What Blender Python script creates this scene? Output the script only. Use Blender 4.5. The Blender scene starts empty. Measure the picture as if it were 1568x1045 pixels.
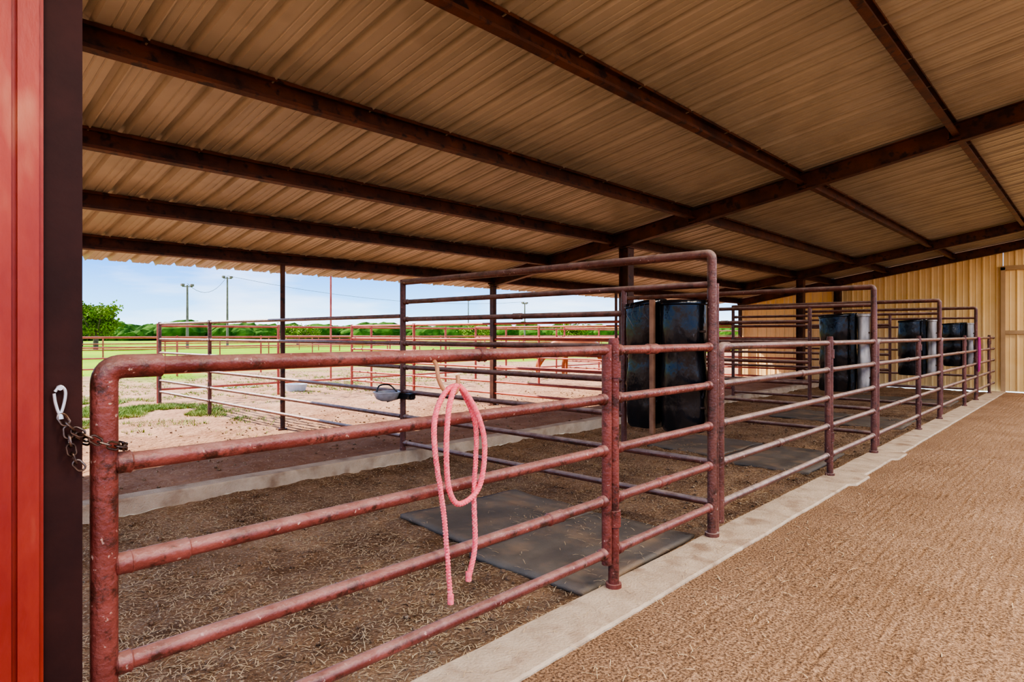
import bpy, bmesh, math, random
from mathutils import Vector, Matrix, noise
random.seed(7)
S = bpy.context.scene
COL = S.collection

# ------------------------------------------------------------------ materials
def new_mat(name):
    m = bpy.data.materials.new(name); m.use_nodes = True
    nt = m.node_tree; b = nt.nodes["Principled BSDF"]
    return m, nt, b

def noise_mat(name, c1, c2, scale=5, rough=0.6, detail=6, bump=0.0, bscale=None, metal=0.0, p0=0.35, p1=0.65,
              c3=None, s3=40, t3=0.6, stretch=(1,1,1), spec=0.5, distort=0.0, bdist=0.02, soft3=0.05):
    m, nt, b = new_mat(name)
    N = nt.nodes; L = nt.links
    tc = N.new("ShaderNodeTexCoord"); mp = N.new("ShaderNodeMapping")
    mp.inputs["Scale"].default_value = stretch
    L.new(tc.outputs["Object"], mp.inputs["Vector"])
    n = N.new("ShaderNodeTexNoise"); n.inputs["Scale"].default_value = scale
    n.inputs["Detail"].default_value = detail; n.inputs["Roughness"].default_value = 0.6
    n.inputs["Distortion"].default_value = distort
    L.new(mp.outputs[0], n.inputs["Vector"])
    r = N.new("ShaderNodeValToRGB")
    r.color_ramp.elements[0].position = p0; r.color_ramp.elements[0].color = (*c1, 1)
    r.color_ramp.elements[1].position = p1; r.color_ramp.elements[1].color = (*c2, 1)
    L.new(n.outputs["Fac"], r.inputs["Fac"])
    out = r.outputs["Color"]
    if c3:
        n3 = N.new("ShaderNodeTexNoise"); n3.inputs["Scale"].default_value = s3; n3.inputs["Detail"].default_value = 3
        L.new(mp.outputs[0], n3.inputs["Vector"])
        r3 = N.new("ShaderNodeValToRGB")
        r3.color_ramp.elements[0].position = t3; r3.color_ramp.elements[0].color = (0, 0, 0, 1)
        r3.color_ramp.elements[1].position = min(1, t3 + soft3); r3.color_ramp.elements[1].color = (1, 1, 1, 1)
        L.new(n3.outputs["Fac"], r3.inputs["Fac"])
        mx = N.new("ShaderNodeMix"); mx.data_type = 'RGBA'
        L.new(r3.outputs["Color"], mx.inputs["Factor"]); L.new(out, mx.inputs["A"])
        mx.inputs["B"].default_value = (*c3, 1); out = mx.outputs["Result"]
    L.new(out, b.inputs["Base Color"])
    b.inputs["Roughness"].default_value = rough; b.inputs["Metallic"].default_value = metal
    b.inputs["Specular IOR Level"].default_value = spec
    if bump:
        nb = N.new("ShaderNodeTexNoise"); nb.inputs["Scale"].default_value = bscale or scale * 4
        nb.inputs["Detail"].default_value = 6
        L.new(mp.outputs[0], nb.inputs["Vector"])
        bp = N.new("ShaderNodeBump"); bp.inputs["Strength"].default_value = bump; bp.inputs["Distance"].default_value = bdist
        L.new(nb.outputs["Fac"], bp.inputs["Height"]); L.new(bp.outputs[0], b.inputs["Normal"])
    return m

def pipe_mat(name, ca, cb, dust_sheen, rust, damt=1.5):
    """painted pipe: mottled paint, dust on upward faces with far-light sheen painted in, rust blotches and chips"""
    m = noise_mat(name, ca, cb, 3.0, 0.36, bump=0.3, bscale=60, detail=9, c3=(0.52, 0.33, 0.26), s3=38, t3=0.675)
    nt = m.node_tree; N = nt.nodes; L = nt.links; b = N["Principled BSDF"]
    src = b.inputs["Base Color"].links[0].from_socket
    tc = N.new("ShaderNodeTexCoord")
    nr_ = N.new("ShaderNodeTexNoise"); nr_.inputs["Scale"].default_value = 9; nr_.inputs["Detail"].default_value = 8; nr_.inputs["Roughness"].default_value = .75
    L.new(tc.outputs["Object"], nr_.inputs["Vector"])
    rr = N.new("ShaderNodeValToRGB"); rr.color_ramp.elements[0].position = .52; rr.color_ramp.elements[0].color = (0, 0, 0, 1); rr.color_ramp.elements[1].position = .62; rr.color_ramp.elements[1].color = (1, 1, 1, 1)
    L.new(nr_.outputs["Fac"], rr.inputs["Fac"])
    m1 = N.new("ShaderNodeMix"); m1.data_type = 'RGBA'; L.new(rr.outputs["Color"], m1.inputs["Factor"]); L.new(src, m1.inputs["A"]); m1.inputs["B"].default_value = (*rust, 1)
    g = N.new("ShaderNodeNewGeometry"); sp = N.new("ShaderNodeSeparateXYZ"); L.new(g.outputs["Normal"], sp.inputs[0])
    nd = N.new("ShaderNodeTexNoise"); nd.inputs["Scale"].default_value = 12; nd.inputs["Detail"].default_value = 7
    L.new(tc.outputs["Object"], nd.inputs["Vector"])
    a = N.new("ShaderNodeMath"); a.operation = 'MULTIPLY'; a.use_clamp = True; L.new(sp.outputs["Z"], a.inputs[0]); L.new(nd.outputs["Fac"], a.inputs[1])
    a2 = N.new("ShaderNodeMath"); a2.operation = 'MULTIPLY'; a2.use_clamp = True; a2.inputs[1].default_value = damt; L.new(a.outputs[0], a2.inputs[0])
    m2 = N.new("ShaderNodeMix"); m2.data_type = 'RGBA'; L.new(a2.outputs[0], m2.inputs["Factor"]); L.new(m1.outputs["Result"], m2.inputs["A"]); m2.inputs["B"].default_value = (*dust_sheen, 1)
    L.new(m2.outputs["Result"], b.inputs["Base Color"])
    return m
M_pipe = pipe_mat("red_pipe_paint", (0.14, 0.028, 0.020), (0.30, 0.085, 0.062), (0.42, 0.23, 0.185), (0.075, 0.023, 0.014))
M_piped = pipe_mat("brown_pipe_paint", (0.105, 0.032, 0.021), (0.21, 0.080, 0.056), (0.52, 0.40, 0.33), (0.07, 0.029, 0.018), 1.8)  # paler, stronger tops also paint in the silvery reflection of far light
M_steel = noise_mat("rust_primer_steel", (0.055, 0.019, 0.009), (0.145, 0.048, 0.019), 3, 0.5, bump=0.1, bscale=60,
                    c3=(0.035, 0.014, 0.009), s3=9, t3=0.56, soft3=.1)
M_dark = noise_mat("dark_column_paint", (0.032, 0.010, 0.008), (0.058, 0.017, 0.012), 3, 0.6, bump=0.05, bscale=40, spec=.25)
M_red = noise_mat("red_door_paint", (0.26, 0.024, 0.015), (0.42, 0.065, 0.030), 3, 0.42, bump=0.08, bscale=50, detail=8,
                  c3=(0.48, 0.17, 0.085), s3=6, t3=0.57, stretch=(1, 1, 0.35), soft3=.15)
M_outred = noise_mat("outdoor_fence_paint", (0.34, 0.06, 0.038), (0.48, 0.13, 0.08), 3, 0.5)
M_deck = noise_mat("tan_roof_panel", (0.39, 0.345, 0.26), (0.46, 0.41, 0.31), .8, 0.36, detail=4, metal=0.0,
                   c3=(0.33, 0.285, 0.21), s3=2.0, t3=0.5, soft3=.3)
M_wall = noise_mat("tan_wall_panel", (0.80, 0.54, 0.23), (0.86, 0.61, 0.29), 1.5, 0.45, bump=0.03, bscale=10)
M_trim = noise_mat("tan_trim", (0.42, 0.27, 0.13), (0.48, 0.31, 0.16), 3, 0.5)
M_conc = noise_mat("curb_concrete", (0.50, 0.375, 0.255), (0.63, 0.49, 0.345), 5, 0.9, bump=0.5, bscale=70,
                   c3=(0.36, 0.24, 0.15), s3=4, t3=0.53, soft3=.2)
M_mat = noise_mat("rubber_mat", (0.18, 0.15, 0.118), (0.265, 0.22, 0.17), 1.6, 0.8, bump=0.35, bscale=120, detail=9,
                  c3=(0.37, 0.26, 0.17), s3=2.6, t3=0.50, soft3=.2, spec=.2)
M_black = noise_mat("black_poly_barrel", (0.006, 0.007, 0.009), (0.016, 0.017, 0.02), 4, 0.22, bump=0.5, bscale=6,
                    c3=(0.13, 0.13, 0.14), s3=22, t3=0.70, stretch=(1, 1, 0.5), bdist=0.05)
M_glare = noise_mat("aisle_glare_poly", (0.22, 0.21, 0.20), (0.48, 0.46, 0.43), 6, 0.35, stretch=(1, 1, .4))  # aisle glare on the far barrels, put into the base colour
M_strap = noise_mat("feeder_board", (0.22, 0.11, 0.06), (0.34, 0.19, 0.11), 8, 0.7)
M_rope = noise_mat("pink_rope_fibre", (0.86, 0.13, 0.16), (0.98, 0.28, 0.29), 60, 0.75, bump=0.6, bscale=220, bdist=0.004)
M_purple = noise_mat("purple_rope_fibre", (0.35, 0.03, 0.15), (0.5, 0.06, 0.25), 60, 0.8)
M_hook = noise_mat("rusty_hook", (0.40, 0.17, 0.08), (0.5, 0.25, 0.12), 20, 0.5)
M_chain = noise_mat("chain_steel", (0.08, 0.045, 0.03), (0.26, 0.19, 0.15), 30, 0.35, metal=0.8)
M_zinc = noise_mat("zinc_steel", (0.45, 0.45, 0.46), (0.65, 0.65, 0.66), 10, 0.35, metal=0.35)
M_straw = noise_mat("straw", (0.50, 0.35, 0.19), (0.78, 0.60, 0.37), 30, 0.8)
M_pole = noise_mat("weathered_pole", (0.16, 0.12, 0.10), (0.24, 0.19, 0.15), 3, 0.9)
M_leaf = noise_mat("tree_leaves", (0.020, 0.060, 0.008), (0.09, 0.17, 0.025), 0.35, 0.9, spec=.05)
M_leaf2 = noise_mat("oak_leaves", (0.10, 0.17, 0.02), (0.28, 0.34, 0.06), 1.0, 0.8, spec=.1)
M_bark = noise_mat("oak_bark", (0.10, 0.07, 0.05), (0.18, 0.13, 0.09), 6, 0.9)
M_grass = noise_mat("grass_blades", (0.12, 0.20, 0.02), (0.28, 0.34, 0.06), 2, 0.8)
M_horse = noise_mat("sorrel_coat", (0.34, 0.09, 0.025), (0.46, 0.14, 0.04), 2, 0.5)
M_mane = noise_mat("horse_mane", (0.12, 0.04, 0.015), (0.2, 0.08, 0.03), 20, 0.7)
M_block = noise_mat("pale_blue_plastic", (0.45, 0.52, 0.58), (0.6, 0.66, 0.7), 5, 0.6)

def aisle_mat():
    m, nt, b = new_mat("raked_dirt"); N = nt.nodes; L = nt.links
    tc = N.new("ShaderNodeTexCoord")
    n = N.new("ShaderNodeTexNoise"); n.inputs["Scale"].default_value = 1.0; n.inputs["Detail"].default_value = 10; n.inputs["Roughness"].default_value = 0.7
    L.new(tc.outputs["Object"], n.inputs["Vector"])
    r = N.new("ShaderNodeValToRGB")
    r.color_ramp.elements[0].position = .3; r.color_ramp.elements[0].color = (0.29, 0.175, 0.10, 1)
    r.color_ramp.elements[1].position = .7; r.color_ramp.elements[1].color = (0.42, 0.27, 0.165, 1)
    L.new(n.outputs["Fac"], r.inputs["Fac"])
    n2 = N.new("ShaderNodeTexNoise"); n2.inputs["Scale"].default_value = 70; n2.inputs["Detail"].default_value = 5
    L.new(tc.outputs["Object"], n2.inputs["Vector"])
    r2 = N.new("ShaderNodeValToRGB")
    r2.color_ramp.elements[0].position = .36; r2.color_ramp.elements[0].color = (0.5, 0.47, 0.45, 1)
    r2.color_ramp.elements[1].position = .68; r2.color_ramp.elements[1].color = (1.7, 1.66, 1.62, 1)
    L.new(n2.outputs["Fac"], r2.inputs["Fac"])
    mx = N.new("ShaderNodeMix"); mx.data_type = 'RGBA'; mx.blend_type = 'MULTIPLY'; mx.inputs["Factor"].default_value = 1
    L.new(r.outputs["Color"], mx.inputs["A"]); L.new(r2.outputs["Color"], mx.inputs["B"])
    L.new(mx.outputs["Result"], b.inputs["Base Color"])
    b.inputs["Roughness"].default_value = 0.95; b.inputs["Specular IOR Level"].default_value = 0.2
    bp = N.new("ShaderNodeBump"); bp.inputs["Strength"].default_value = 1.0; bp.inputs["Distance"].default_value = 0.022
    L.new(n2.outputs["Fac"], bp.inputs["Height"])
    L.new(bp.outputs[0], b.inputs["Normal"])
    return m
M_aisle = aisle_mat()
M_stall = noise_mat("stall_dirt", (0.22, 0.125, 0.070), (0.45, 0.29, 0.175), 1.8, 0.95, detail=11, bump=1.0, bscale=38,
                    c3=(0.56, 0.40, 0.25), s3=60, t3=0.57, bdist=0.04, spec=0.2)

def ground_mat():
    m, nt, b = new_mat("outdoor_ground"); N = nt.nodes; L = nt.links
    tc = N.new("ShaderNodeTexCoord"); sep = N.new("ShaderNodeSeparateXYZ"); L.new(tc.outputs["Object"], sep.inputs[0])
    n = N.new("ShaderNodeTexNoise"); n.inputs["Scale"].default_value = 0.22; n.inputs["Detail"].default_value = 8
    L.new(tc.outputs["Object"], n.inputs["Vector"])
    a = N.new("ShaderNodeMath"); a.operation = 'MULTIPLY_ADD'; a.inputs[1].default_value = -1; a.inputs[2].default_value = -33
    L.new(sep.outputs["X"], a.inputs[0])
    c = N.new("ShaderNodeMath"); c.operation = 'MULTIPLY_ADD'; c.inputs[1].default_value = 22
    L.new(n.outputs["Fac"], c.inputs[0]); L.new(a.outputs[0], c.inputs[2])
    d = N.new("ShaderNodeMath"); d.operation = 'MULTIPLY'; d.inputs[1].default_value = 0.25; d.use_clamp = True
    L.new(c.outputs[0], d.inputs[0])
    n2 = N.new("ShaderNodeTexNoise"); n2.inputs["Scale"].default_value = 1.5; n2.inputs["Detail"].default_value = 10; n2.inputs["Roughness"].default_value = .7
    L.new(tc.outputs["Object"], n2.inputs["Vector"])
    r = N.new("ShaderNodeValToRGB")
    r.color_ramp.elements[0].position = .3; r.color_ramp.elements[0].color = (0.30, 0.150, 0.088, 1)
    r.color_ramp.elements[1].position = .7; r.color_ramp.elements[1].color = (0.50, 0.30, 0.19, 1)
    L.new(n2.outputs["Fac"], r.inputs["Fac"])
    n3 = N.new("ShaderNodeTexNoise"); n3.inputs["Scale"].default_value = 0.12; n3.inputs["Detail"].default_value = 10
    L.new(tc.outputs["Object"], n3.inputs["Vector"])
    r3 = N.new("ShaderNodeValToRGB")
    r3.color_ramp.elements[0].position = .35; r3.color_ramp.elements[0].color = (0.13, 0.28, 0.008, 1)
    r3.color_ramp.elements[1].position = .65; r3.color_ramp.elements[1].color = (0.30, 0.40, 0.018, 1)
    L.new(n3.outputs["Fac"], r3.inputs["Fac"])
    mx = N.new("ShaderNodeMix"); mx.data_type = 'RGBA'
    L.new(d.outputs[0], mx.inputs["Factor"]); L.new(r.outputs["Color"], mx.inputs["A"]); L.new(r3.outputs["Color"], mx.inputs["B"])
    L.new(mx.outputs["Result"], b.inputs["Base Color"])
    b.inputs["Roughness"].default_value = 1; b.inputs["Specular IOR Level"].default_value = 0.1
    bp = N.new("ShaderNodeBump"); bp.inputs["Strength"].default_value = .9; bp.inputs["Distance"].default_value = 0.06
    n4 = N.new("ShaderNodeTexNoise"); n4.inputs["Scale"].default_value = 12; n4.inputs["Detail"].default_value = 8
    L.new(tc.outputs["Object"], n4.inputs["Vector"]); L.new(n4.outputs["Fac"], bp.inputs["Height"]); L.new(bp.outputs[0], b.inputs["Normal"])
    return m
M_ground = ground_mat()

# ------------------------------------------------------------------ mesh helpers
def obj_from(bm, name, mats, smooth=True, parent=None):
    me = bpy.data.meshes.new(name); bm.normal_update(); bm.to_mesh(me); bm.free()
    if not isinstance(mats, (list, tuple)): mats = [mats]
    for m in mats: me.materials.append(m)
    o = bpy.data.objects.new(name, me); COL.objects.link(o)
    if smooth:
        for p in me.polygons: p.use_smooth = True
        try: me.set_sharp_from_angle(angle=math.radians(40))
        except Exception: pass
    if parent: o.parent = parent
    return o

def tube(bm, pts, r, seg=14, mi=0, cap=True, radii=None):
    pts = [Vector(p) for p in pts]; n = len(pts)
    tans = []
    for i in range(n):
        if i == 0: t = pts[1] - pts[0]
        elif i == n - 1: t = pts[-1] - pts[-2]
        else: t = (pts[i + 1] - pts[i]).normalized() + (pts[i] - pts[i - 1]).normalized()
        tans.append(t.normalized())
    up = Vector((0, 0, 1)) if abs(tans[0].z) < .9 else Vector((1, 0, 0))
    u = (up - tans[0] * up.dot(tans[0])).normalized()
    rings = []
    for i in range(n):
        t = tans[i]; u = (u - t * u.dot(t)).normalized(); v = t.cross(u)
        rr = radii[i] if radii else r
        rings.append([bm.verts.new(pts[i] + (u * math.cos(a) + v * math.sin(a)) * rr) for a in [2 * math.pi * j / seg for j in range(seg)]])
    for i in range(n - 1):
        for j in range(seg):
            f = bm.faces.new((rings[i][j], rings[i][(j + 1) % seg], rings[i + 1][(j + 1) % seg], rings[i + 1][j])); f.material_index = mi
    if cap:
        f = bm.faces.new(rings[0][::-1]); f.material_index = mi
        f = bm.faces.new(rings[-1]); f.material_index = mi

def bend(p0, c, p1, rad=0.08, n=6):
    p0, c, p1 = Vector(p0), Vector(c), Vector(p1)
    a = c + (p0 - c).normalized() * rad; b = c + (p1 - c).normalized() * rad
    out = [p0]
    for i in range(n + 1):
        t = i / n; out.append(a * (1 - t) ** 2 + c * 2 * t * (1 - t) + b * t * t)
    out.append(p1); return out

def box(bm, lo, hi, mi=0, bev=0.0, mat=None):
    lo, hi = Vector(lo), Vector(hi)
    r = bmesh.ops.create_cube(bm, size=1)
    vs = r['verts']
    for v in vs:
        v.co = Vector(((lo.x + hi.x) / 2 + v.co.x * (hi.x - lo.x), (lo.y + hi.y) / 2 + v.co.y * (hi.y - lo.y), (lo.z + hi.z) / 2 + v.co.z * (hi.z - lo.z)))
    fs = set(f for v in vs for f in v.link_faces)
    for f in fs: f.material_index = mi
    if mat: bmesh.ops.transform(bm, matrix=mat, verts=vs)
    if bev:
        es = list(set(e for v in vs for e in v.link_edges))
        rb = bmesh.ops.bevel(bm, geom=es, offset=bev, segments=2, affect='EDGES')
        for f in rb['faces']: f.material_index = mi

def sweep_profile(bm, prof, frames, mi=0, close=True):
    rings = []
    for o, A, B in frames:
        rings.append([bm.verts.new(o + A * a + B * b) for a, b in prof])
    n = len(prof)
    for i in range(len(rings) - 1):
        for j in range(n if close else n - 1):
            f = bm.faces.new((rings[i][j], rings[i][(j + 1) % n], rings[i + 1][(j + 1) % n], rings[i + 1][j])); f.material_index = mi
    if close:
        bm.faces.new(rings[0][::-1]).material_index = mi; bm.faces.new(rings[-1]).material_index = mi

def sleeve(bm, c, ax, r, L=0.10, mi=0):
    c = Vector(c); ax = Vector(ax).normalized()
    h = L / 2
    pts = [c - ax * h, c - ax * (h - .006), c - ax * (h - .012), c + ax * (h - .012), c + ax * (h - .006), c + ax * h]
    tube(bm, pts, r, mi=mi, radii=[r * 1.05, r * 1.28, r * 1.2, r * 1.2, r * 1.28, r * 1.05])

# ------------------------------------------------------------------ layout constants
FX = -2.23            # front fence line
BX = -6.20            # back curb line
EX = -9.40            # eave post line
RX = -14.8            # run end
DIV = [4.65, 9.40, 14.0, 18.6]
WALLY = 22.0
SL = 0.168
def zr(x): return 2.75 + SL * (x - EX)
RTOP = 2.4            # x of high side of roof
YN = -1.3
GZ = 0.10             # outdoor ground level

# ------------------------------------------------------------------ floor / ground
def grid_mesh(name, x0, x1, y0, y1, step, zf, mat):
    bm = bmesh.new(); nx = max(1, int(round((x1 - x0) / step))); ny = max(1, int(round((y1 - y0) / step)))
    vs = [[bm.verts.new((x0 + (x1 - x0) * i / nx, y0 + (y1 - y0) * j / ny, 0)) for j in range(ny + 1)] for i in range(nx + 1)]
    for row in vs:
        for v in row: v.co.z = zf(v.co.x, v.co.y)
    for i in range(nx):
        for j in range(ny):
            bm.faces.new((vs[i][j], vs[i + 1][j], vs[i + 1][j + 1], vs[i][j + 1]))
    return obj_from(bm, name, mat)

def z_aisle(x, y):
    n1 = noise.noise(Vector((x * .8, y * .35, 0)))
    w = .08 * noise.noise(Vector((x * .4, y * .35, 3)))
    e = min(1, max(0, (x + 1.9) / .25))
    xx = x + w
    # tine marks of the drag: fine broken grooves running along the aisle
    tine = math.sin(xx * 112 + 1.3 * noise.noise(Vector((x * 6, y * 4, 2)))) * max(0, .0018 + .0055 * noise.noise(Vector((xx * 9, y * 3.0, 5))))
    st = noise.noise(Vector((xx * 17, y * 2.4, 1))) * .0045
    g = .008 * noise.noise(Vector((x * 24, y * 20, 0)))
    return n1 * .012 * e + (tine + st + g) * e
def build_floor():
    bm = bmesh.new()
    def patch(x0, x1, y0, y1, sx, sy, zf):
        nx = int(round((x1 - x0) / sx)); ny = int(round((y1 - y0) / sy))
        vs = [[bm.verts.new((x0 + (x1 - x0) * i / nx, y0 + (y1 - y0) * j / ny, zf(x0 + (x1 - x0) * i / nx, y0 + (y1 - y0) * j / ny))) for j in range(ny + 1)] for i in range(nx + 1)]
        for i in range(nx):
            for j in range(ny): bm.faces.new((vs[i][j], vs[i + 1][j], vs[i + 1][j + 1], vs[i][j + 1]))
    patch(-1.97, 0.6, 0.5, 10.0, .0112, .03, z_aisle)
    patch(-1.97, 0.6, 10.0, 21.95, .0145, .09, z_aisle)
    patch(-1.97, 0.6, -3.0, 0.5, .1, .1, lambda x, y: 0)
    patch(0.6, 3.2, -3.0, 21.95, .2, .2, lambda x, y: 0)
    obj_from(bm, "floor", M_aisle)
build_floor()

def z_stall(x, y):
    up = max(0, min(1, (-x - 4.9) / 1.2)) * .09
    return -0.035 + up + .03 * noise.noise(Vector((x * .9, y * .9, 2))) + .024 * noise.noise(Vector((x * 5, y * 5, 1))) + .015 * noise.noise(Vector((x * 15, y * 15, 1)))
grid_mesh("stall_floor", BX + .1, FX - .05, -3.0, WALLY - .05, .04, z_stall, M_stall)

def z_run(x, y):
    e = min(1, max(0, (-x - 6.3) / .6))
    return GZ + (.03 * noise.noise(Vector((x * .7, y * .7, 2))) + .024 * noise.noise(Vector((x * 4, y * 4, 1)))) * e
grid_mesh("paddock_ground", -18, -6.28, -6, 26, .08, z_run, M_ground)
bm = bmesh.new()
def quad(x0, x1, y0, y1, z):
    bm.faces.new([bm.verts.new(p) for p in ((x0, y0, z), (x1, y0, z), (x1, y1, z), (x0, y1, z))])
quad(-900, -18, -500, 900, GZ); quad(-18, -6.32, -500, -6, GZ); quad(-18, -6.32, 26, 900, GZ)
quad(-6.32, 900, 22.3, 900, 0.0); quad(-6.32, 900, -500, -3.0, 0.0); quad(3.2, 900, -3.0, 22.3, 0.0)
obj_from(bm, "grass_field", M_ground, smooth=False)

def curb(name, x0, x1, ztop, zbot, y0, y1, pads=()):
    bm = bmesh.new(); ys = []; y = y0
    while y < y1: ys.append(y); y += .05
    ys.append(y1)
    rings = []
    for y in ys:
        j1 = .006 * noise.noise(Vector((x0, y * 3, 0))) + .003 * noise.noise(Vector((x0, y * 19, 0)))
        j2 = .010 * noise.noise(Vector((x1, y * 1.5, 5))) + .005 * noise.noise(Vector((x1, y * 17, 0)))
        e = 0
        for p in pads:
            if abs(y - p) < .28: e = .06
        a, b = x0 + j1, x1 + j2 + e
        zt = ztop + .003 * noise.noise(Vector((0, y * 2, 0)))
        rings.append([bm.verts.new(q) for q in ((a, y, zbot), (a, y, zt - .012), (a + .012, y, zt), ((a + b) / 2, y, zt), (b - .012, y, zt), (b, y, zt - .012), (b, y, zbot))])
    for i in range(len(rings) - 1):
        for j in range(6): bm.faces.new((rings[i][j], rings[i][j + 1], rings[i + 1][j + 1], rings[i + 1][j]))
    bm.faces.new(rings[0]); bm.faces.new(rings[-1][::-1])
    bmesh.ops.recalc_face_normals(bm, faces=bm.faces)
    obj_from(bm, name, M_conc)
curb("concrete_curb", -2.30, -1.95, 0.022, -0.08, -3, WALLY - .12, pads=(7.55, 9.4))
curb("concrete_curb", BX - .10, BX + .10, 0.19, -0.10, -3, WALLY - .12)

# ------------------------------------------------------------------ roof
def build_deck():
    bm = bmesh.new(); prof = []
    y = YN; k = 0
    P = .305
    while y < WALLY + .1:
        d = .042
        if k % 3 == 0:
            prof += [(y - .010, -.020), (y, -.020), (y + .004, 0)]
        else:
            prof += [(y, 0)]
        prof += [(y + .070, 0), (y + .075, .007), (y + .087, .007), (y + .092, 0),
                 (y + .14, 0), (y + .145, .007), (y + .157, .007), (y + .162, 0),
                 (y + .205, 0), (y + .225, d), (y + .268, d), (y + .288, 0)]
        y += P; k += 1
    xs = [EX - 1.2, -7.8, -4.8, -1.3, 0.4, RTOP]
    rings = [[bm.verts.new((x, py, zr(x) + .125 + pz)) for py, pz in prof] for x in xs]
    for i in range(len(rings) - 1):
        for j in range(len(prof) - 1):
            bm.faces.new((rings[i][j], rings[i + 1][j], rings[i + 1][j + 1], rings[i][j + 1]))
    o = obj_from(bm, "ceiling", M_deck, smooth=False)
    s = o.modifiers.new("sheet", 'SOLIDIFY'); s.thickness = .003; s.offset = 1
build_deck()

PUR = [-9.40, -7.87, -6.35, -4.82, -3.13, -1.33, .35, 1.9]
sl = Vector((1, 0, SL)).normalized(); nr = Vector((-SL, 0, 1)).normalized()
for x in PUR:
    bm = bmesh.new(); h = .095; w = .035; t = .006
    prof = [(-w, -h), (w, -h), (w, -h + .03), (w - t, -h + .03), (w - t, -h + t), (-w + t, -h + t), (-w + t, h - t), (w - t, h - t), (w - t, h - .03), (w, h - .03), (w, h), (-w, h)]
    o = Vector((x, 0, zr(x) + .022))
    sweep_profile(bm, prof, [(o + Vector((0, YN, 0)), sl, nr), (o + Vector((0, WALLY - .05, 0)), sl, nr)])
    bmesh.ops.recalc_face_normals(bm, faces=bm.faces)
    obj_from(bm, "roof_purlin", M_steel)

FR = [0.0, 9.40, 18.4]
def rafter(y):
    bm = bmesh.new(); h = .12; w = .06; t = .010; tw = .006
    prof = [(-w, -h), (w, -h), (w, -h + t), (tw, -h + t), (tw, h - t), (w, h - t), (w, h), (-w, h), (-w, h - t), (-tw, h - t), (-tw, -h + t), (-w, -h + t)]
    Y = Vector((0, 1, 0))
    fr = [(Vector((x, y, zr(x) - .03)), Y, nr) for x in (EX - .1, RTOP - .1)]
    sweep_profile(bm, prof, fr)
    for x in PUR:
        c = Vector((x, y, zr(x)))
        box(bm, c + Vector((-.07, -.09, -.10)), c + Vector((-.055, .09, .09)))
        box(bm, c + Vector((-.055, -.075, -.13)), c + Vector((.06, .075, -.112)))
    bmesh.ops.recalc_face_normals(bm, faces=bm.faces)
    obj_from(bm, "rafter_beam", M_steel)
for y in FR: rafter(y)
rafter(WALLY - .2)

def column(x, y, w, zb, mat=M_steel, name="steel_column"):
    bm = bmesh.new(); zt = zr(x) - .165 - .0
    h = w / 2; t = .012
    prof = [(-h, -h), (h, -h), (h, -h + t), (.006, -h + t), (.006, h - t), (h, h - t), (h, h), (-h, h), (-h, h - t), (-.006, h - t), (-.006, -h + t), (-h, -h + t)]
    prof = [(-h, -h), (h, -h), (h, h), (-h, h)] if w < .15 else prof
    X, Y = Vector((1, 0, 0)), Vector((0, 1, 0))
    sweep_profile(bm, prof, [(Vector((x, y, zb)), Y, X), (Vector((x, y, zt)), Y, X)])
    box(bm, (x - h - .04, y - h - .04, zt - .0), (x + h + .04, y + h + .04, zt + .012))
    box(bm, (x - h - .04, y - h - .04, zb), (x + h + .04, y + h + .04, zb + .014))
    bmesh.ops.recalc_face_normals(bm, faces=bm.faces)
    obj_from(bm, name, mat, smooth=False)
column(BX, 9.56, .19, .19); column(BX, 18.42, .19, .19); column(BX, WALLY - .2, .19, .19)
for y in (9.40, 18.4, WALLY - .2): column(EX, y, .10, GZ)
column(2.1, 0, .19, 0); column(2.1, 9.4, .19, 0); column(2.1, 18.4, .19, 0)
for y in (0.0, 4.72, 14.0):
    bm = bmesh.new(); tube(bm, [(EX, y, GZ - .02), (EX, y, zr(EX) - (.16 if y == 0 else .07))], .038)
    tube(bm, [(EX, y, GZ - .02), (EX, y, GZ + .02)], .07)
    obj_from(bm, "eave_post", M_steel)

# ------------------------------------------------------------------ end wall with sliding door
def ribbed(bm, x0, x1, y, z0f, z1f, pitch=.305, d=-.028, mi=0):
    prof = []; x = x0
    while x < x1:
        for dx, dd in ((0, 0), (.09, 0), (.10, .006), (.12, .006), (.13, 0), (.235, 0), (.255, 1), (.285, 1), (.305, 0)):
            xx = x + dx
            if xx <= x1: prof.append((xx, (d if dd == 1 else -dd)))
        x += pitch
    lo = [bm.verts.new((a, y + b, z0f(a))) for a, b in prof]; hi = [bm.verts.new((a, y + b, z1f(a))) for a, b in prof]
    for i in range(len(prof) - 1):
        bm.faces.new((lo[i], lo[i + 1], hi[i + 1], hi[i])).material_index = mi
bm = bmesh.new()
ribbed(bm, EX - .05, -2.02, WALLY, lambda x: 0.0 if x > BX else GZ, lambda x: zr(x) + .10)
ribbed(bm, -2.02, RTOP, WALLY, lambda x: 3.45, lambda x: zr(x) + .10)
obj_from(bm, "wall_end", M_wall, smooth=False)
bm = bmesh.new()
ribbed(bm, -1.98, 2.0, WALLY - .05, lambda x: 0.03, lambda x: 3.38)
door = obj_from(bm, "door_1", M_wall, smooth=False)
bm = bmesh.new()
box(bm, (-2.07, WALLY - .12, 0), (-1.97, WALLY - .03, 3.45), bev=.004)
box(bm, (-2.07, WALLY - .12, 3.36), (2.1, WALLY - .03, 3.48), bev=.004)
box(bm, (-1.97, WALLY - .115, 1.60), (2.0, WALLY - .085, 1.70), bev=.004)
box(bm, (2.0, WALLY - .12, 0), (2.1, WALLY - .03, 3.45), bev=.004)
obj_from(bm, "trim_1", M_trim)

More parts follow.
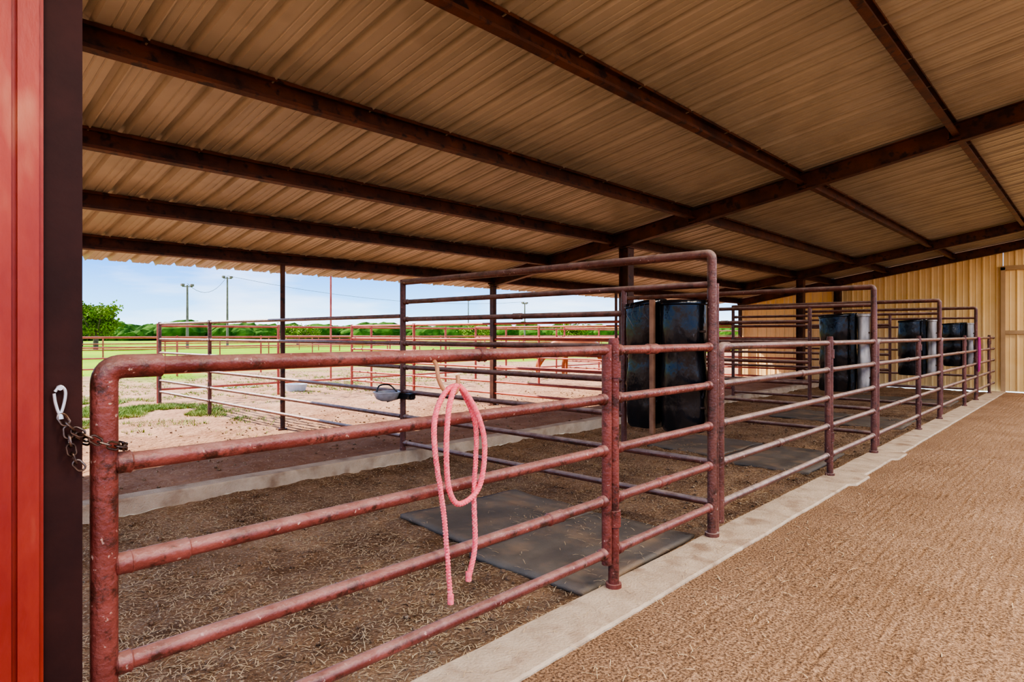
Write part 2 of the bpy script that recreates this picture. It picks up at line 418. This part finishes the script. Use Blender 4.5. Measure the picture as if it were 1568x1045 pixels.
# ------------------------------------------------------------------ doorway jamb on the left
bm = bmesh.new()
X0, X1, Y0, Y1 = -2.36, -2.20, .386, .482
zt = zr(-2.28) - .02
sweep_profile(bm, [(X1, Y0), (X1, Y1), (X1 - .012, Y1), (X1 - .012, Y1 - .01), (X0 + .012, Y1 - .01), (X0 + .012, Y1), (X0, Y1), (X0, Y0)],
              [(Vector((0, 0, 0.03)), Vector((1, 0, 0)), Vector((0, 1, 0))), (Vector((0, 0, zt)), Vector((1, 0, 0)), Vector((0, 1, 0)))])
bmesh.ops.recalc_face_normals(bm, faces=bm.faces)
obj_from(bm, "door_post", M_dark, smooth=False)
bm = bmesh.new()
box(bm, (-2.34, .312, 0.03), (-2.165, .384, zt), bev=.012)
obj_from(bm, "trim_2", M_red)
bm = bmesh.new()
prof = [(-2.19, .303)]
yy = .303
while yy > YN:
    prof += [(-2.17, yy), (-2.17, yy - .2), (-2.20, yy - .215), (-2.20, yy - .235), (-2.17, yy - .25)]
    yy -= .25
lo = [bm.verts.new((a, b, 0.03)) for a, b in prof]; hi = [bm.verts.new((a, b, zt)) for a, b in prof]
for i in range(len(prof) - 1): bm.faces.new((lo[i], lo[i + 1], hi[i + 1], hi[i]))
o = obj_from(bm, "wall_left", M_red, smooth=False)
m_ = o.modifiers.new("s", 'SOLIDIFY'); m_.thickness = .02; m_.offset = 0

# ------------------------------------------------------------------ pipe gates & fences
RZ = [1.50, 1.20, .885, .575, .25]
PR = .0285
def gate(y0, y1, x=FX, name="pipe_gate", mat=M_pipe, sleeves=()):
    bm = bmesh.new()
    tube(bm, bend((x, y0, .10), (x, y0, RZ[0]), (x, y0 + .16, RZ[0]), .055, 8), .0375, 18)
    tube(bm, [(x, y0 + .09, RZ[0]), (x, y1, RZ[0])], PR, 18)
    for z in RZ[1:]:
        tube(bm, [(x, y0, z), (x, y1, z)], PR, 18)
        sleeve(bm, (x, y0 + .05, z), (0, 1, 0), PR, .05)
        sleeve(bm, (x, y1 - .045, z), (0, 1, 0), PR, .04)
    tube(bm, [(x, y1, .18), (x, y1, 1.535)], .031, 18)
    for c in sleeves: sleeve(bm, (x, c[0], c[1]), (0, 1, 0), PR, c[2])
    obj_from(bm, name, mat)
def hinge(bm, x, y, z):
    tube(bm, [(x, y, z - .05), (x, y, z + .05)], .045, 16)
    box(bm, (x - .012, y - .08, z - .02), (x + .012, y, z + .02))
gate(.545, 3.22, sleeves=((.70, .885, .18), (2.72, .575, .12), (2.15, 1.5, .05)))
def panel(y0, y1, first_post=True, mat=M_pipe, sl_=()):
    bm = bmesh.new(); x = FX
    if first_post:
        tube(bm, [(x, y0, -.02), (x, y0, 1.56)], .034, 18)
        tube(bm, [(x, y0, 1.56), (x, y0, 1.575)], .03, 18)
        for z in (1.38, .45): hinge(bm, x, y0, z)
        tube(bm, [(x, y0, .02), (x, y0, .045)], .05, 16)
    for z in RZ:
        tube(bm, [(x, y0, z), (x, y1 - .04, z)], PR, 16)
        sleeve(bm, (x, y0 + .055, z), (0, 1, 0), PR, .04); sleeve(bm, (x, y1 - .065, z), (0, 1, 0), PR, .04)
    for c in sl_: sleeve(bm, (x, c[0], c[1]), (0, 1, 0), PR, .12)
    obj_from(bm, "pipe_fence_panel", mat)
panel(3.295, DIV[0], sl_=((3.9, .575), (3.75, 1.5)))
stalls = [(DIV[0], 7.56, DIV[1]), (DIV[1], 12.2, DIV[2]), (DIV[2], 16.9, DIV[3]), (DIV[3], 21.0, WALLY - .1)]
for a, b, c in stalls:
    gate(a + .13, b - .08, mat=M_piped, sleeves=((a + 1.4, .575, .1), (a + 2.0, 1.2, .1)))
    panel(b, c, mat=M_piped)

DZ = [2.23, 1.99, 1.78, 1.49, 1.20, .90, .60, .28]
for k, yd in enumerate(DIV):
    bm = bmesh.new()
    tube(bm, bend((FX, yd, -.02), (FX, yd, DZ[0]), (BX, yd, DZ[0]), .045, 8), .036, 18)
    tube(bm, [(FX, yd + .055, .02), (FX, yd + .055, 2.0)], .03, 14)
    tube(bm, [(BX, yd, .18), (BX, yd, DZ[0] + .03)], .036, 16)
    tube(bm, [(-3.04, yd, .60), (-3.04, yd, 1.99)], .026, 14)
    for z in DZ[1:]:
        xa = -3.04 if .8 < z < 1.9 else FX
        tube(bm, [(xa, yd, z), (BX, yd, z)], .0265, 14)
        sleeve(bm, (BX + .07, yd, z), (1, 0, 0), .0265, .05)
    sleeve(bm, (-4.3, yd, 1.78), (1, 0, 0), .0265, .12)
    tube(bm, [(FX, yd, .02), (FX, yd, .05)], .055, 16)
    obj_from(bm, "stall_divider_fence", M_piped)
    bm = bmesh.new()
    rz = [1.82, 1.49, 1.2, .9, .6, .36]
    for z in rz: tube(bm, [(BX - .04, yd, z), (RX, yd, z)], .025, 10)
    for x in (-12.1, RX): tube(bm, [(x, yd, 0.05), (x, yd, 1.86)], .034, 12)
    for z in rz: sleeve(bm, (-12.1, yd, z), (1, 0, 0), .03, .1)
    obj_from(bm, "paddock_fence", M_outred if k else M_piped)

def field_fence(p0, p1, top, zs, sp=2.8, mat=M_outred, r=.025):
    bm = bmesh.new(); p0 = Vector(p0); p1 = Vector(p1); d = p1 - p0; n = max(1, round(d.length / sp))
    for z in zs: tube(bm, [p0 + Vector((0, 0, z)), p1 + Vector((0, 0, z))], r, 8)
    for i in range(n + 1):
        q = p0 + d * i / n; tube(bm, [q + Vector((0, 0, .03)), q + Vector((0, 0, top))], r * 1.3, 8)
    obj_from(bm, "paddock_fence", mat)
zs5 = [1.78, 1.45, 1.1, .75, .4]
field_fence((RX - .1, 4.65, 0), (RX - .1, 40, 0), 1.83, zs5)
field_fence((-24, 2, 0), (-24, 60, 0), 1.55, [1.5, 1.15, .8, .45], 3)
field_fence((-24, 2, 0), (-44, 2, 0), 1.55, [1.5, 1.15, .8, .45], 3)
field_fence((-44, -10, 0), (-44, 90, 0), 1.4, [1.35, 1.0, .65], 3.5, r=.035)
field_fence((-24, 30, 0), (-60, 30, 0), 1.5, [1.45, 1.1, .7], 3.5, r=.03)

# ------------------------------------------------------------------ black feeders
def feeder(yd, first):
    e = bpy.data.objects.new("hay_feeder", None); COL.objects.link(e)
    z0, z1 = .82, 1.87
    def shell(name, cx, cy, rx, ry, p, seg=48, tilt=0.0, mat=M_black):
        bm = bmesh.new()
        levels = [z0, z0 + .03, z0 + .2, z0 + .35, z0 + .37, z0 + .52, z0 + .68, z0 + .70, z0 + .85, z1 - .04, z1 - .03, z1]
        off = [-.02, 0, .004, .0, .008, .002, .0, .008, .004, 0, .012, .012]
        rings = []
        for z, o in zip(levels, off):
            ring = []
            for i in range(seg):
                a = 2 * math.pi * i / seg; c, s = math.cos(a), math.sin(a)
                rr = (abs(c) ** p + abs(s) ** p) ** (-1 / p)
                w = .02 * noise.noise(Vector((c * 1.5 + cx, s * 1.5 + yd, z * 3)))
                zz = z + tilt * (c) * (z - z0) / (z1 - z0)
                ring.append(bm.verts.new((cx + (rx + o + w) * rr * c, cy + (ry + o + w) * rr * s, zz)))
            rings.append(ring)
        for i in range(len(rings) - 1):
            for j in range(seg): bm.faces.new((rings[i][j], rings[i][(j + 1) % seg], rings[i + 1][(j + 1) % seg], rings[i + 1][j]))
        bm.faces.new(rings[0][::-1])
        o = obj_from(bm, name, mat, parent=e)
        m = o.modifiers.new("wall", 'SOLIDIFY'); m.thickness = .008; m.offset = -1
    if first:
        shell("barrel_half", -2.47, yd, .175, .19, 2.0)
        shell("mat_half", -2.815, yd, .15, .13, 3, tilt=.025)
        bx = -2.665
    else:
        shell("barrel_half", -2.345, yd, .072, .11, 2.2, mat=M_glare)  # narrow grey shell stands for the barrel side catching aisle light
        shell("mat_half", -2.665, yd, .235, .21, 2.0, tilt=.015)
        bx = -2.44
    bm = bmesh.new()
    box(bm, (bx - .022, yd - .175, z0 - .03), (bx + .022, yd - .145, z1 + .01), bev=.004)
    box(bm, (bx - .022, yd + .145, z0 - .03), (bx + .022, yd + .175, z1 + .01), bev=.004)
    obj_from(bm, "board", M_strap if first else M_black, parent=e)
    bm = bmesh.new()
    for z in (1.02, 1.62):
        tube(bm, [(-2.26, yd - .05, z), (-2.32, yd - .05, z), (-2.34, yd, z)], .01, 8)
    if first:
        for i in range(5):
            x = -2.93 + i * .045; zz = 1.86
            pts = [(x, yd - .14, zz), (x + random.uniform(-.03, .06), yd - .16, zz - .1), (x + random.uniform(-.03, .1), yd - .155, zz - random.uniform(.15, .3))]
            tube(bm, pts, .0013, 5)
    obj_from(bm, "bracket", M_chain, parent=e)
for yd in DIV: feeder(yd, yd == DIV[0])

# ------------------------------------------------------------------ rubber mats
def rmat(cx, cy, w, l, rot, z=0.0):
    bm = bmesh.new(); nx, ny = 24, 20
    R = Matrix.Rotation(rot, 3, 'Z')
    T = []
    for i in range(nx + 1):
        row = []
        for j in range(ny + 1):
            p = R @ Vector((w * (i / nx - .5), l * (j / ny - .5), 0))
            x, y = cx + p.x, cy + p.y
            row.append(bm.verts.new((x, y, z + .014 * noise.noise(Vector((x * 2.5, y * 2.5, 4))))))
        T.append(row)
    for i in range(nx):
        for j in range(ny): bm.faces.new((T[i][j], T[i + 1][j], T[i + 1][j + 1], T[i][j + 1]))
    o = obj_from(bm, "rubber_mat", M_mat)
    m = o.modifiers.new("t", 'SOLIDIFY'); m.thickness = .035; m.offset = -1
rmat(-2.87, 3.88, 1.02, 1.5, .02, .004); rmat(-3.93, 3.98, 1.05, 1.35, -.10, .010)
for k in range(1, 4):
    rmat(-3.1, DIV[k] - .95, 1.15, 1.6, .03, -.008); rmat(-4.25, DIV[k] - .75, 1.1, 1.35, -.06, -.004)

# ------------------------------------------------------------------ straw litter
bm = bmesh.new()
def straw(x, y, z):
    a = random.uniform(0, math.pi); L = random.uniform(.02, .08); w = random.uniform(.0013, .0028)
    d = Vector((math.cos(a), math.sin(a), random.uniform(-.12, .12))) * L; s = Vector((-math.sin(a), math.cos(a), 0)) * w
    p = Vector((x, y, z + .006)); m = p + d * .5 + Vector((0, 0, .004))
    v = [bm.verts.new(q) for q in (p - s, p + s, m + s, m - s, p + d + s, p + d - s)]
    bm.faces.new(v[:4]); bm.faces.new((v[3], v[2], v[4], v[5]))
for i in range(52000):
    y = .1 + (random.random() ** 1.7) * 21; x = random.uniform(BX + .15, FX - .08)
    if noise.noise(Vector((x * 1.3, y * 1.3, 9))) < random.uniform(-.4, .3): continue
    z = z_stall(x, y)
    if -4.5 < x < -2.35 and 3.1 < y < 4.7:
        if random.random() < .8: continue
        z = .01
    straw(x, y, z)
for i in range(2500):
    x = random.uniform(-8.5, -6.4); y = random.uniform(0, 14); straw(x, y, z_run(x, y))
for i in range(1100):
    y = .8 + random.random() ** 1.5 * 14; x = random.uniform(-2.28, -1.2) if random.random() < .6 else random.uniform(-1.9, .4)
    straw(x, y, max(.0, z_aisle(x, y)) if x > -1.95 else .022)
obj_from(bm, "straw_litter", M_straw, smooth=False)

bm = bmesh.new()
for i in range(2400):
    q = random.random()
    if q < .7: x, y = random.uniform(BX + .2, -2.4), .3 + random.random() ** 1.5 * 14; z = z_stall(x, y)
    else: x, y = random.uniform(-11, -6.5), random.uniform(.5, 14); z = z_run(x, y)
    if -4.5 < x < -2.3 and 3.1 < y < 4.7: continue
    r = random.uniform(.008, .026)
    mt = Matrix.Translation((x, y, z + r * .4)) @ Matrix.Diagonal((1, random.uniform(.6, 1), .6, 1))
    g = bmesh.ops.create_icosphere(bm, subdivisions=1, radius=r, matrix=mt)
    for v in g['verts']: v.co += Vector((random.uniform(-1, 1), random.uniform(-1, 1), random.uniform(-1, 1))) * r * .2
obj_from(bm, "dirt_clods", M_stall)

# ------------------------------------------------------------------ smooth curve helper
def catmull(pts, n=8):
    pts = [Vector(p) for p in pts]; P = [pts[0] * 2 - pts[1]] + pts + [pts[-1] * 2 - pts[-2]]; out = []
    for i in range(1, len(P) - 2):
        for k in range(n):
            t = k / n; a, b, c, d = P[i - 1:i + 3]
            out.append(.5 * ((2 * b) + (c - a) * t + (2 * a - 5 * b + 4 * c - d) * t * t + (3 * b - a - 3 * c + d) * t ** 3))
    out.append(pts[-1]); return out

def rope_twist(bm, path, r):
    for s in range(3):
        pts = []; acc = 0
        for i, p in enumerate(path):
            if i: acc += (path[i] - path[i - 1]).length
            t = (path[min(i + 1, len(path) - 1)] - path[max(i - 1, 0)]).normalized()
            u = Vector((1, 0, 0)); u = (u - t * u.dot(t)).normalized(); v = t.cross(u)
            a = acc * 150 + s * 2.094
            pts.append(p + (u * math.cos(a) + v * math.sin(a)) * r * .48)
        tube(bm, pts, r * .62, 8)
yc = 1.913; xr = FX + .055
rp = [(-.048, .40, .03), (-.087, .792, .03), (-.139, 1.094, .03), (-.125, 1.25, .02), (-.045, 1.352, .012), (.035, 1.345, .02), (.111, 1.214, .045), (.151, 1.063, .045),
      (.118, .883, .04), (.0, .828, .035), (-.071, .913, .045), (-.099, 1.094, .06), (-.075, 1.27, .05), (-.012, 1.362, .025), (.055, 1.33, .0), (.127, 1.154, .01), (.105, .852, .02), (.111, .611, .02), (.071, .467, .02)]
pts = catmull([(xr + c + .01, yc + a, b) for a, b, c in rp], 26)
bm = bmesh.new(); rope_twist(bm, pts, .0125)
for e_ in (pts[0], pts[-1]):
    tube(bm, [e_ + Vector((0, 0, .03)), e_ - Vector((0, 0, .012))], .0145, 10)
obj_from(bm, "pink_lead_rope", M_rope)
bm = bmesh.new()
hk = catmull([(FX, yc - .06, 1.53), (FX - .01, yc - .075, 1.50), (xr - .02, yc - .08, 1.46), (xr + .0, yc - .085, 1.40), (xr + .015, yc - .06, 1.345), (xr + .03, yc - .01, 1.335), (xr + .03, yc + .005, 1.38), (xr + .02, yc + .012, 1.41)], 8)
tube(bm, hk, .010, 10)
obj_from(bm, "rope_hook", M_hook)

bm = bmesh.new()
p = catmull([(FX + .06, 18.52, .7), (FX + .07, 18.45, 1.2), (FX + .06, 18.55, 1.52), (FX + .07, 18.66, 1.2), (FX + .07, 18.6, .75), (FX + .07, 18.52, .9), (FX + .07, 18.5, 1.45), (FX + .07, 18.68, 1.45), (FX + .07, 18.72, .95)], 8)
tube(bm, p, .016, 8)
obj_from(bm, "purple_lead_rope", M_purple)

# ------------------------------------------------------------------ chain
bm = bmesh.new()
def link(bm, c, d, n, L=.036, W=.011, r=.0034):
    d = d.normalized(); n = (n - d * n.dot(d)).normalized(); pts = []
    for i in range(17):
        a = 2 * math.pi * i / 16
        sx = (L / 2 - W) * (1 if math.cos(a) > 0 else -1) + W * math.cos(a)
        pts.append(c + d * sx + n * W * math.sin(a))
    tube(bm, pts, r, 6, cap=False)
def chain(bm, path):
    step = .026; last = path[0]; pos = [path[0]]
    for p in path[1:]:
        while (p - last).length >= step:
            last = last + (p - last).normalized() * step; pos.append(last)
    for i in range(len(pos) - 1):
        d = pos[i + 1] - pos[i]; s = Vector((1, 0, 0)); q = d.normalized().cross(s)
        link(bm, (pos[i] + pos[i + 1]) / 2, d, s if i % 2 else q)
chain(bm, catmull([(-2.18, .425, 1.365), (-2.17, .45, 1.325), (-2.165, .49, 1.30), (-2.165, .53, 1.272), (-2.18, .585, 1.255), (-2.23, .60, 1.25), (-2.275, .57, 1.255), (-2.28, .51, 1.27), (-2.22, .475, 1.29), (-2.17, .455, 1.31)], 6))
chain(bm, catmull([(-2.175, .44, 1.33), (-2.17, .447, 1.27), (-2.17, .462, 1.22), (-2.165, .485, 1.20)], 6))
ch = obj_from(bm, "gate_chain", M_chain)
bm = bmesh.new()
tube(bm, catmull([(-2.185, .412, 1.435), (-2.185, .425, 1.45), (-2.185, .437, 1.435), (-2.185, .434, 1.40), (-2.185, .424, 1.37), (-2.185, .414, 1.40), (-2.185, .410, 1.43)], 6), .0042, 8)
tube(bm, [(-2.185, .424, 1.37), (-2.183, .425, 1.355)], .008, 10)
tube(bm, [(-2.205, .424, 1.445), (-2.18, .424, 1.445)], .007, 10)
obj_from(bm, "snap_hook", M_zinc)

# ------------------------------------------------------------------ automatic waterer on the back post
e = bpy.data.objects.new("automatic_waterer", None); COL.objects.link(e)
bm = bmesh.new(); seg = 28
prof = [(.0, .0), (.07, .005), (.125, .03), (.15, .075), (.155, .10), (.165, .105), (.165, .115), (.15, .115), (.14, .085), (.11, .045), (.06, .02), (0.001, .018)]
rings = []
cx, cy, cz = BX - .02, DIV[0] - .22, .80
for r_, z_ in prof: rings.append([bm.verts.new((cx + max(r_, .001) * math.cos(a), cy + max(r_, .001) * math.sin(a), cz + z_)) for a in [2 * math.pi * j / seg for j in range(seg)]])
for i in range(len(rings) - 1):
    for j in range(seg): bm.faces.new((rings[i][j], rings[i][(j + 1) % seg], rings[i + 1][(j + 1) % seg], rings[i + 1][j]))
bmesh.ops.recalc_face_normals(bm, faces=bm.faces)
obj_from(bm, "bowl", M_zinc, parent=e)
bm = bmesh.new()
box(bm, (cx + .10, DIV[0] - .14, .83), (cx + .34, DIV[0] - .05, .90), bev=.012)
tube(bm, catmull([(cx + .05, cy + .12, .9), (cx - .02, cy + .05, .99), (cx - .12, cy - .02, .98), (cx - .12, cy - .06, .91)], 6), .009, 8)
tube(bm, [(cx, cy, .80), (cx + .1, cy + .1, .84), (cx + .2, DIV[0] - .1, .86)], .014, 8)
obj_from(bm, "valve_housing", M_black, parent=e)

bm = bmesh.new()
def pan(bm, c, r, h, seg=24):
    pr = [(r * .8, 0), (r * .95, h * .8), (r, h), (r * .93, h), (r * .86, h * .7), (r * .72, .02)]
    rg = [[bm.verts.new((c[0] + a * math.cos(t), c[1] + a * math.sin(t), c[2] + b)) for t in [2 * math.pi * j / seg for j in range(seg)]] for a, b in pr]
    for i in range(len(rg) - 1):
        for j in range(seg): bm.faces.new((rg[i][j], rg[i][(j + 1) % seg], rg[i + 1][(j + 1) % seg], rg[i + 1][j]))
    bm.faces.new(rg[0][::-1]); bm.faces.new(rg[-1])
pan(bm, (-15.6, 8.2, GZ), .3, .18); obj_from(bm, "feed_pan", M_block)

# ------------------------------------------------------------------ utility poles
def pole(x, y, h, lamp=True):
    bm = bmesh.new()
    tube(bm, [(x, y, GZ - .1), (x, y, h)], .14, 10, radii=[.15, .09])
    if lamp:
        tube(bm, [(x, y - .5, h - .15), (x, y + .5, h - .15)], .05, 8)
        for s in (-.45, .45): box(bm, (x - .2, y + s - .15, h - .12), (x + .2, y + s + .15, h + .12), bev=.03)
    obj_from(bm, "light_pole", M_pole)
PL = []
for ax, ay, h in ((-67.9, 23.9, 6.6), (-75.9, 31.2, 8.4), (-99.1, 91.6, 8.9), (-66, 73, 6.5)):
    pole(ax, ay, h); PL.append(Vector((ax, ay, h + .15)))
bm = bmesh.new()
for a, b in ((0, 1), (1, 3)):
    A, B = PL[a], PL[b]
    tube(bm, [A.lerp(B, t / 10) - Vector((0, 0, 1.4 * 4 * (t / 10) * (1 - t / 10))) for t in range(11)], .025, 5)
obj_from(bm, "power_line", M_pole)
bm = bmesh.new(); tube(bm, [(-17.9, 10.6, 0.08), (-17.9, 10.6, 3.45)], .03, 10); tube(bm, [(-17.9, 10.6, 3.45), (-17.9, 10.6, 3.5)], .05, 10)
obj_from(bm, "red_pipe_pole", M_outred)

# ------------------------------------------------------------------ trees
bm = bmesh.new()
for i in range(620):
    ang = math.radians(random.uniform(80, 192)); R = random.uniform(165, 215)
    x, y = R * math.cos(ang), R * math.sin(ang)
    r = random.uniform(1.5, 3.0)
    mt = Matrix.Translation((x, y, r * .62)) @ Matrix.Diagonal((random.uniform(1.1, 2.2), random.uniform(1.1, 2.2), random.uniform(.75, 1.1), 1))
    g = bmesh.ops.create_icosphere(bm, subdivisions=3, radius=r, matrix=mt)
    for v in g['verts']:
        k = noise.noise(v.co * .7) * .7 + noise.noise(v.co * 2.1) * .4
        v.co += Vector((k, k * .7, k))
obj_from(bm, "tree_line", M_leaf, smooth=False)

def oak(x, y, h, w):
    e = bpy.data.objects.new("oak_tree", None); COL.objects.link(e)
    bm = bmesh.new(); tube(bm, catmull([(x, y, 0), (x + .1, y, h * .25), (x, y + .1, h * .55)], 5), .22, 10, radii=None)
    for i in range(7):
        a = i * .9; tube(bm, catmull([(x, y, h * .25), (x + math.cos(a) * w * .2, y + math.sin(a) * w * .2, h * .45), (x + math.cos(a) * w * .38, y + math.sin(a) * w * .38, h * .7)], 4), .07, 6)
    obj_from(bm, "trunk", M_bark, parent=e)
    bm = bmesh.new()
    cl = [(random.gauss(0, w * .22), random.gauss(0, w * .22), h * random.uniform(.38, .85)) for _ in range(46)]
    for c in cl:
        for k in range(90):
            p = Vector((x + c[0], y + c[1], c[2])) + Vector((random.gauss(0, .32), random.gauss(0, .32), random.gauss(0, .22)))
            u = Vector((random.uniform(-1, 1), random.uniform(-1, 1), random.uniform(-1, 1))).normalized() * .13
            v = u.orthogonal().normalized() * .09
            bm.faces.new([bm.verts.new(q) for q in (p - u, p - v, p + u, p + v)])
    obj_from(bm, "foliage", M_leaf2, smooth=False, parent=e)
oak(-70, 16.4, 4.9, 4.6); oak(-92, 20, 3.6, 5); oak(-60, 78, 3.4, 4); oak(-70, 66, 3.0, 5); oak(-85, 45, 3.0, 6)

bm = bmesh.new()
def tuft(x, y, s):
    for k in range(7):
        a = random.uniform(0, 6.28); d = Vector((math.cos(a), math.sin(a), 0)); p = Vector((x, y, GZ - .01)) + d * random.uniform(0, .04)
        h = random.uniform(.02, .075) * s; w = Vector((-d.y, d.x, 0)) * .006
        bm.faces.new([bm.verts.new(q) for q in (p - w, p + w, p + d * h * .9 + Vector((0, 0, h)))])
for i in range(20000):
    g = random.choice(((-13.6, 4.4, 1.2, .5), (-13.9, 3.6, 1.2, .5), (-15.5, 3.0, 1.5, .7), (-12.6, 2.2, .8, .5), (-16.5, 10, 1.5, 4), (-18, 14, 2, 6), (-20, 8, 2, 5)))
    x, y = random.gauss(g[0], g[2]), random.gauss(g[1], g[3])
    if noise.noise(Vector((x * 1.1, y * 1.1, 3))) < -.05: continue
    tuft(x, y, random.uniform(.6, 1.3))
obj_from(bm, "grass_tufts", M_grass, smooth=False)

# ------------------------------------------------------------------ horse
def horse(cx, cy, yaw):
    e = bpy.data.objects.new("horse", None); COL.objects.link(e)
    V = []; E = []; Rr = []
    def add(p, r, par=None):
        V.append(p); Rr.append(r); i = len(V) - 1
        if par is not None: E.append((par, i))
        return i
    pel = add((-.62, 0, 1.22), (.27, .27))
    loin = add((-.25, 0, 1.19), (.27, .29), pel); bar = add((.12, 0, 1.14), (.27, .32), loin)
    wit = add((.48, 0, 1.17), (.23, .32), bar); che = add((.70, 0, 1.16), (.18, .26), wit)
    n1 = add((.93, 0, 1.10), (.13, .20), che); n2 = add((1.15, 0, .92), (.10, .15), n1); n3 = add((1.33, 0, .72), (.085, .12), n2)
    h1 = add((1.42, 0, .60), (.09, .12), n3); h2 = add((1.46, 0, .42), (.07, .085), h1); h3 = add((1.48, 0, .26), (.05, .055), h2); h4 = add((1.49, 0, .19), (.045, .045), h3)
    for s in (-1, 1):
        ear = add((1.33, .07 * s, .70), (.03, .03), h1); add((1.27, .09 * s, .80), (.012, .012), ear)
        sh = add((.58, .13 * s, .98), (.11, .13), wit); el = add((.55, .15 * s, .80), (.075, .09), sh); kn = add((.58 + .05 * s, .15 * s, .46), (.045, .05), el)
        fe = add((.58 + .05 * s, .15 * s, .16), (.032, .035), kn); ho = add((.62 + .05 * s, .15 * s, .03), (.05, .055), fe)
        hp = add((-.62, .13 * s, 1.0), (.14, .19), pel); st = add((-.50, .15 * s, .78), (.09, .12), hp); hk = add((-.78, .15 * s, .52), (.048, .06), st)
        hf = add((-.74, .15 * s, .18), (.034, .036), hk); add((-.70, .15 * s, .03), (.05, .055), hf)
    me = bpy.data.meshes.new("body"); me.from_pydata(V, E, []); me.materials.append(M_horse)
    o = bpy.data.objects.new("body", me); COL.objects.link(o); o.parent = e
    sk = o.modifiers.new("Skin", 'SKIN'); sk.use_smooth_shade = True
    for i, v in enumerate(me.skin_vertices[0].data): v.radius = Rr[i]
    me.skin_vertices[0].data[0].use_root = True
    o.modifiers.new("Sub", 'SUBSURF').levels = 2; o.modifiers["Sub"].render_levels = 2
    bm = bmesh.new()
    for i in range(16):
        y = random.uniform(-.05, .05)
        tube(bm, catmull([(-.86, y * .5, 1.25), (-.98, y, 1.05), (-.97, y * 1.6, .75), (-.95, y * 1.8, .42)], 4), .014, 6)
    for i in range(26):
        t = i / 25; p = Vector((.75, 0, 1.42)).lerp(Vector((1.37, 0, .82)), t); p.z += .05 * math.sin(t * 3.14)
        tube(bm, [p, p + Vector((-.02, .10, -.08)), p + Vector((-.06, .13, -.22))], .016, 5)
    obj_from(bm, "mane_and_tail", M_mane, parent=e)
    e.location = (cx, cy, GZ); e.rotation_euler = (0, 0, yaw)
horse(-12.3, 16.4, math.radians(215))

# ------------------------------------------------------------------ added out-of-view fill lights to brighten the shed (crosswise above the aisle)
for y in (-.9, 1.6, 4.2, 7.0, 10.5, 13.5, 16.8, 20.4):
    x = 1.1; z = zr(x) - .42
    e = bpy.data.objects.new("added_fill_fixture", None); COL.objects.link(e)
    bm = bmesh.new()
    box(bm, (x - 1.22, y - .12, z), (x + 1.22, y + .12, z + .07), bev=.01)
    for s in (-1.0, 1.0): tube(bm, [(x + s, y, z + .07), (x + s, y, zr(x + s) - .06)], .006, 6)
    obj_from(bm, "fill_housing", M_zinc, parent=e)
    ld = bpy.data.lights.new("fill_lamp", 'AREA'); ld.shape = 'RECTANGLE'; ld.size = 2.4; ld.size_y = .2; ld.energy = 50; ld.color = (1, .87, .70)  # unseen fill, added to lift the interior
    lo_ = bpy.data.objects.new("fill_lamp", ld); COL.objects.link(lo_); lo_.location = (x, y, z - .01); lo_.parent = e

# ------------------------------------------------------------------ lights / world
w = bpy.data.worlds.new("sky"); S.world = w; w.use_nodes = True
nt = w.node_tree; N = nt.nodes; L = nt.links; bg = N["Background"]
tc = N.new("ShaderNodeTexCoord"); sep = N.new("ShaderNodeSeparateXYZ"); L.new(tc.outputs["Generated"], sep.inputs[0])
r = N.new("ShaderNodeValToRGB"); cr = r.color_ramp
cr.elements[0].position = 0.0; cr.elements[0].color = (0.50, 0.70, 0.86, 1)
cr.elements[1].position = 1.0; cr.elements[1].color = (0.46, 0.58, 0.78, 1)
q = cr.elements.new(.035); q.color = (0.24, 0.49, 0.80, 1)
q = cr.elements.new(.11); q.color = (0.06, 0.24, 0.70, 1)
q = cr.elements.new(.4); q.color = (0.36, 0.52, 0.80, 1)
L.new(sep.outputs["Z"], r.inputs["Fac"])
mp = N.new("ShaderNodeMapping"); mp.inputs["Scale"].default_value = (1.5, 1.5, 9); L.new(tc.outputs["Generated"], mp.inputs["Vector"])
nz = N.new("ShaderNodeTexNoise"); nz.inputs["Scale"].default_value = 2.2; nz.inputs["Detail"].default_value = 7; L.new(mp.outputs[0], nz.inputs["Vector"])
rc = N.new("ShaderNodeValToRGB"); rc.color_ramp.elements[0].position = .48; rc.color_ramp.elements[1].position = .8; L.new(nz.outputs["Fac"], rc.inputs["Fac"])
mu = N.new("ShaderNodeMath"); mu.operation = 'MULTIPLY'; mu.inputs[1].default_value = .75; L.new(rc.outputs["Color"], mu.inputs[0])
mx = N.new("ShaderNodeMix"); mx.data_type = 'RGBA'; L.new(mu.outputs[0], mx.inputs["Factor"]); L.new(r.outputs["Color"], mx.inputs["A"]); mx.inputs["B"].default_value = (0.9, 0.9, 0.9, 1)
L.new(mx.outputs["Result"], bg.inputs["Color"]); bg.inputs["Strength"].default_value = 1.25

sd = bpy.data.lights.new("sun", 'SUN'); sd.energy = 4.3; sd.angle = math.radians(1.0); sd.color = (1, .91, .79)
so = bpy.data.objects.new("sun", sd); COL.objects.link(so)
so.rotation_euler = Vector((-.72, -.36, .68)).to_track_quat('Z', 'Y').to_euler()
so.location = (-20, -10, 30)

# ------------------------------------------------------------------ camera
cd = bpy.data.cameras.new("camera"); cam = bpy.data.objects.new("camera", cd); COL.objects.link(cam)
cam.location = (0, 0, 1.6); cam.rotation_euler = (math.radians(90), 0, math.radians(43.28))
cd.sensor_width = 36; cd.lens = 962 / 1568 * 36; cd.shift_y = -10.5 / 1568; cd.clip_start = .05; cd.clip_end = 2000
S.camera = cam
S.view_settings.view_transform = 'AgX'
try: S.view_settings.look = 'AgX - High Contrast'
except Exception: pass
S.view_settings.exposure = 1.2
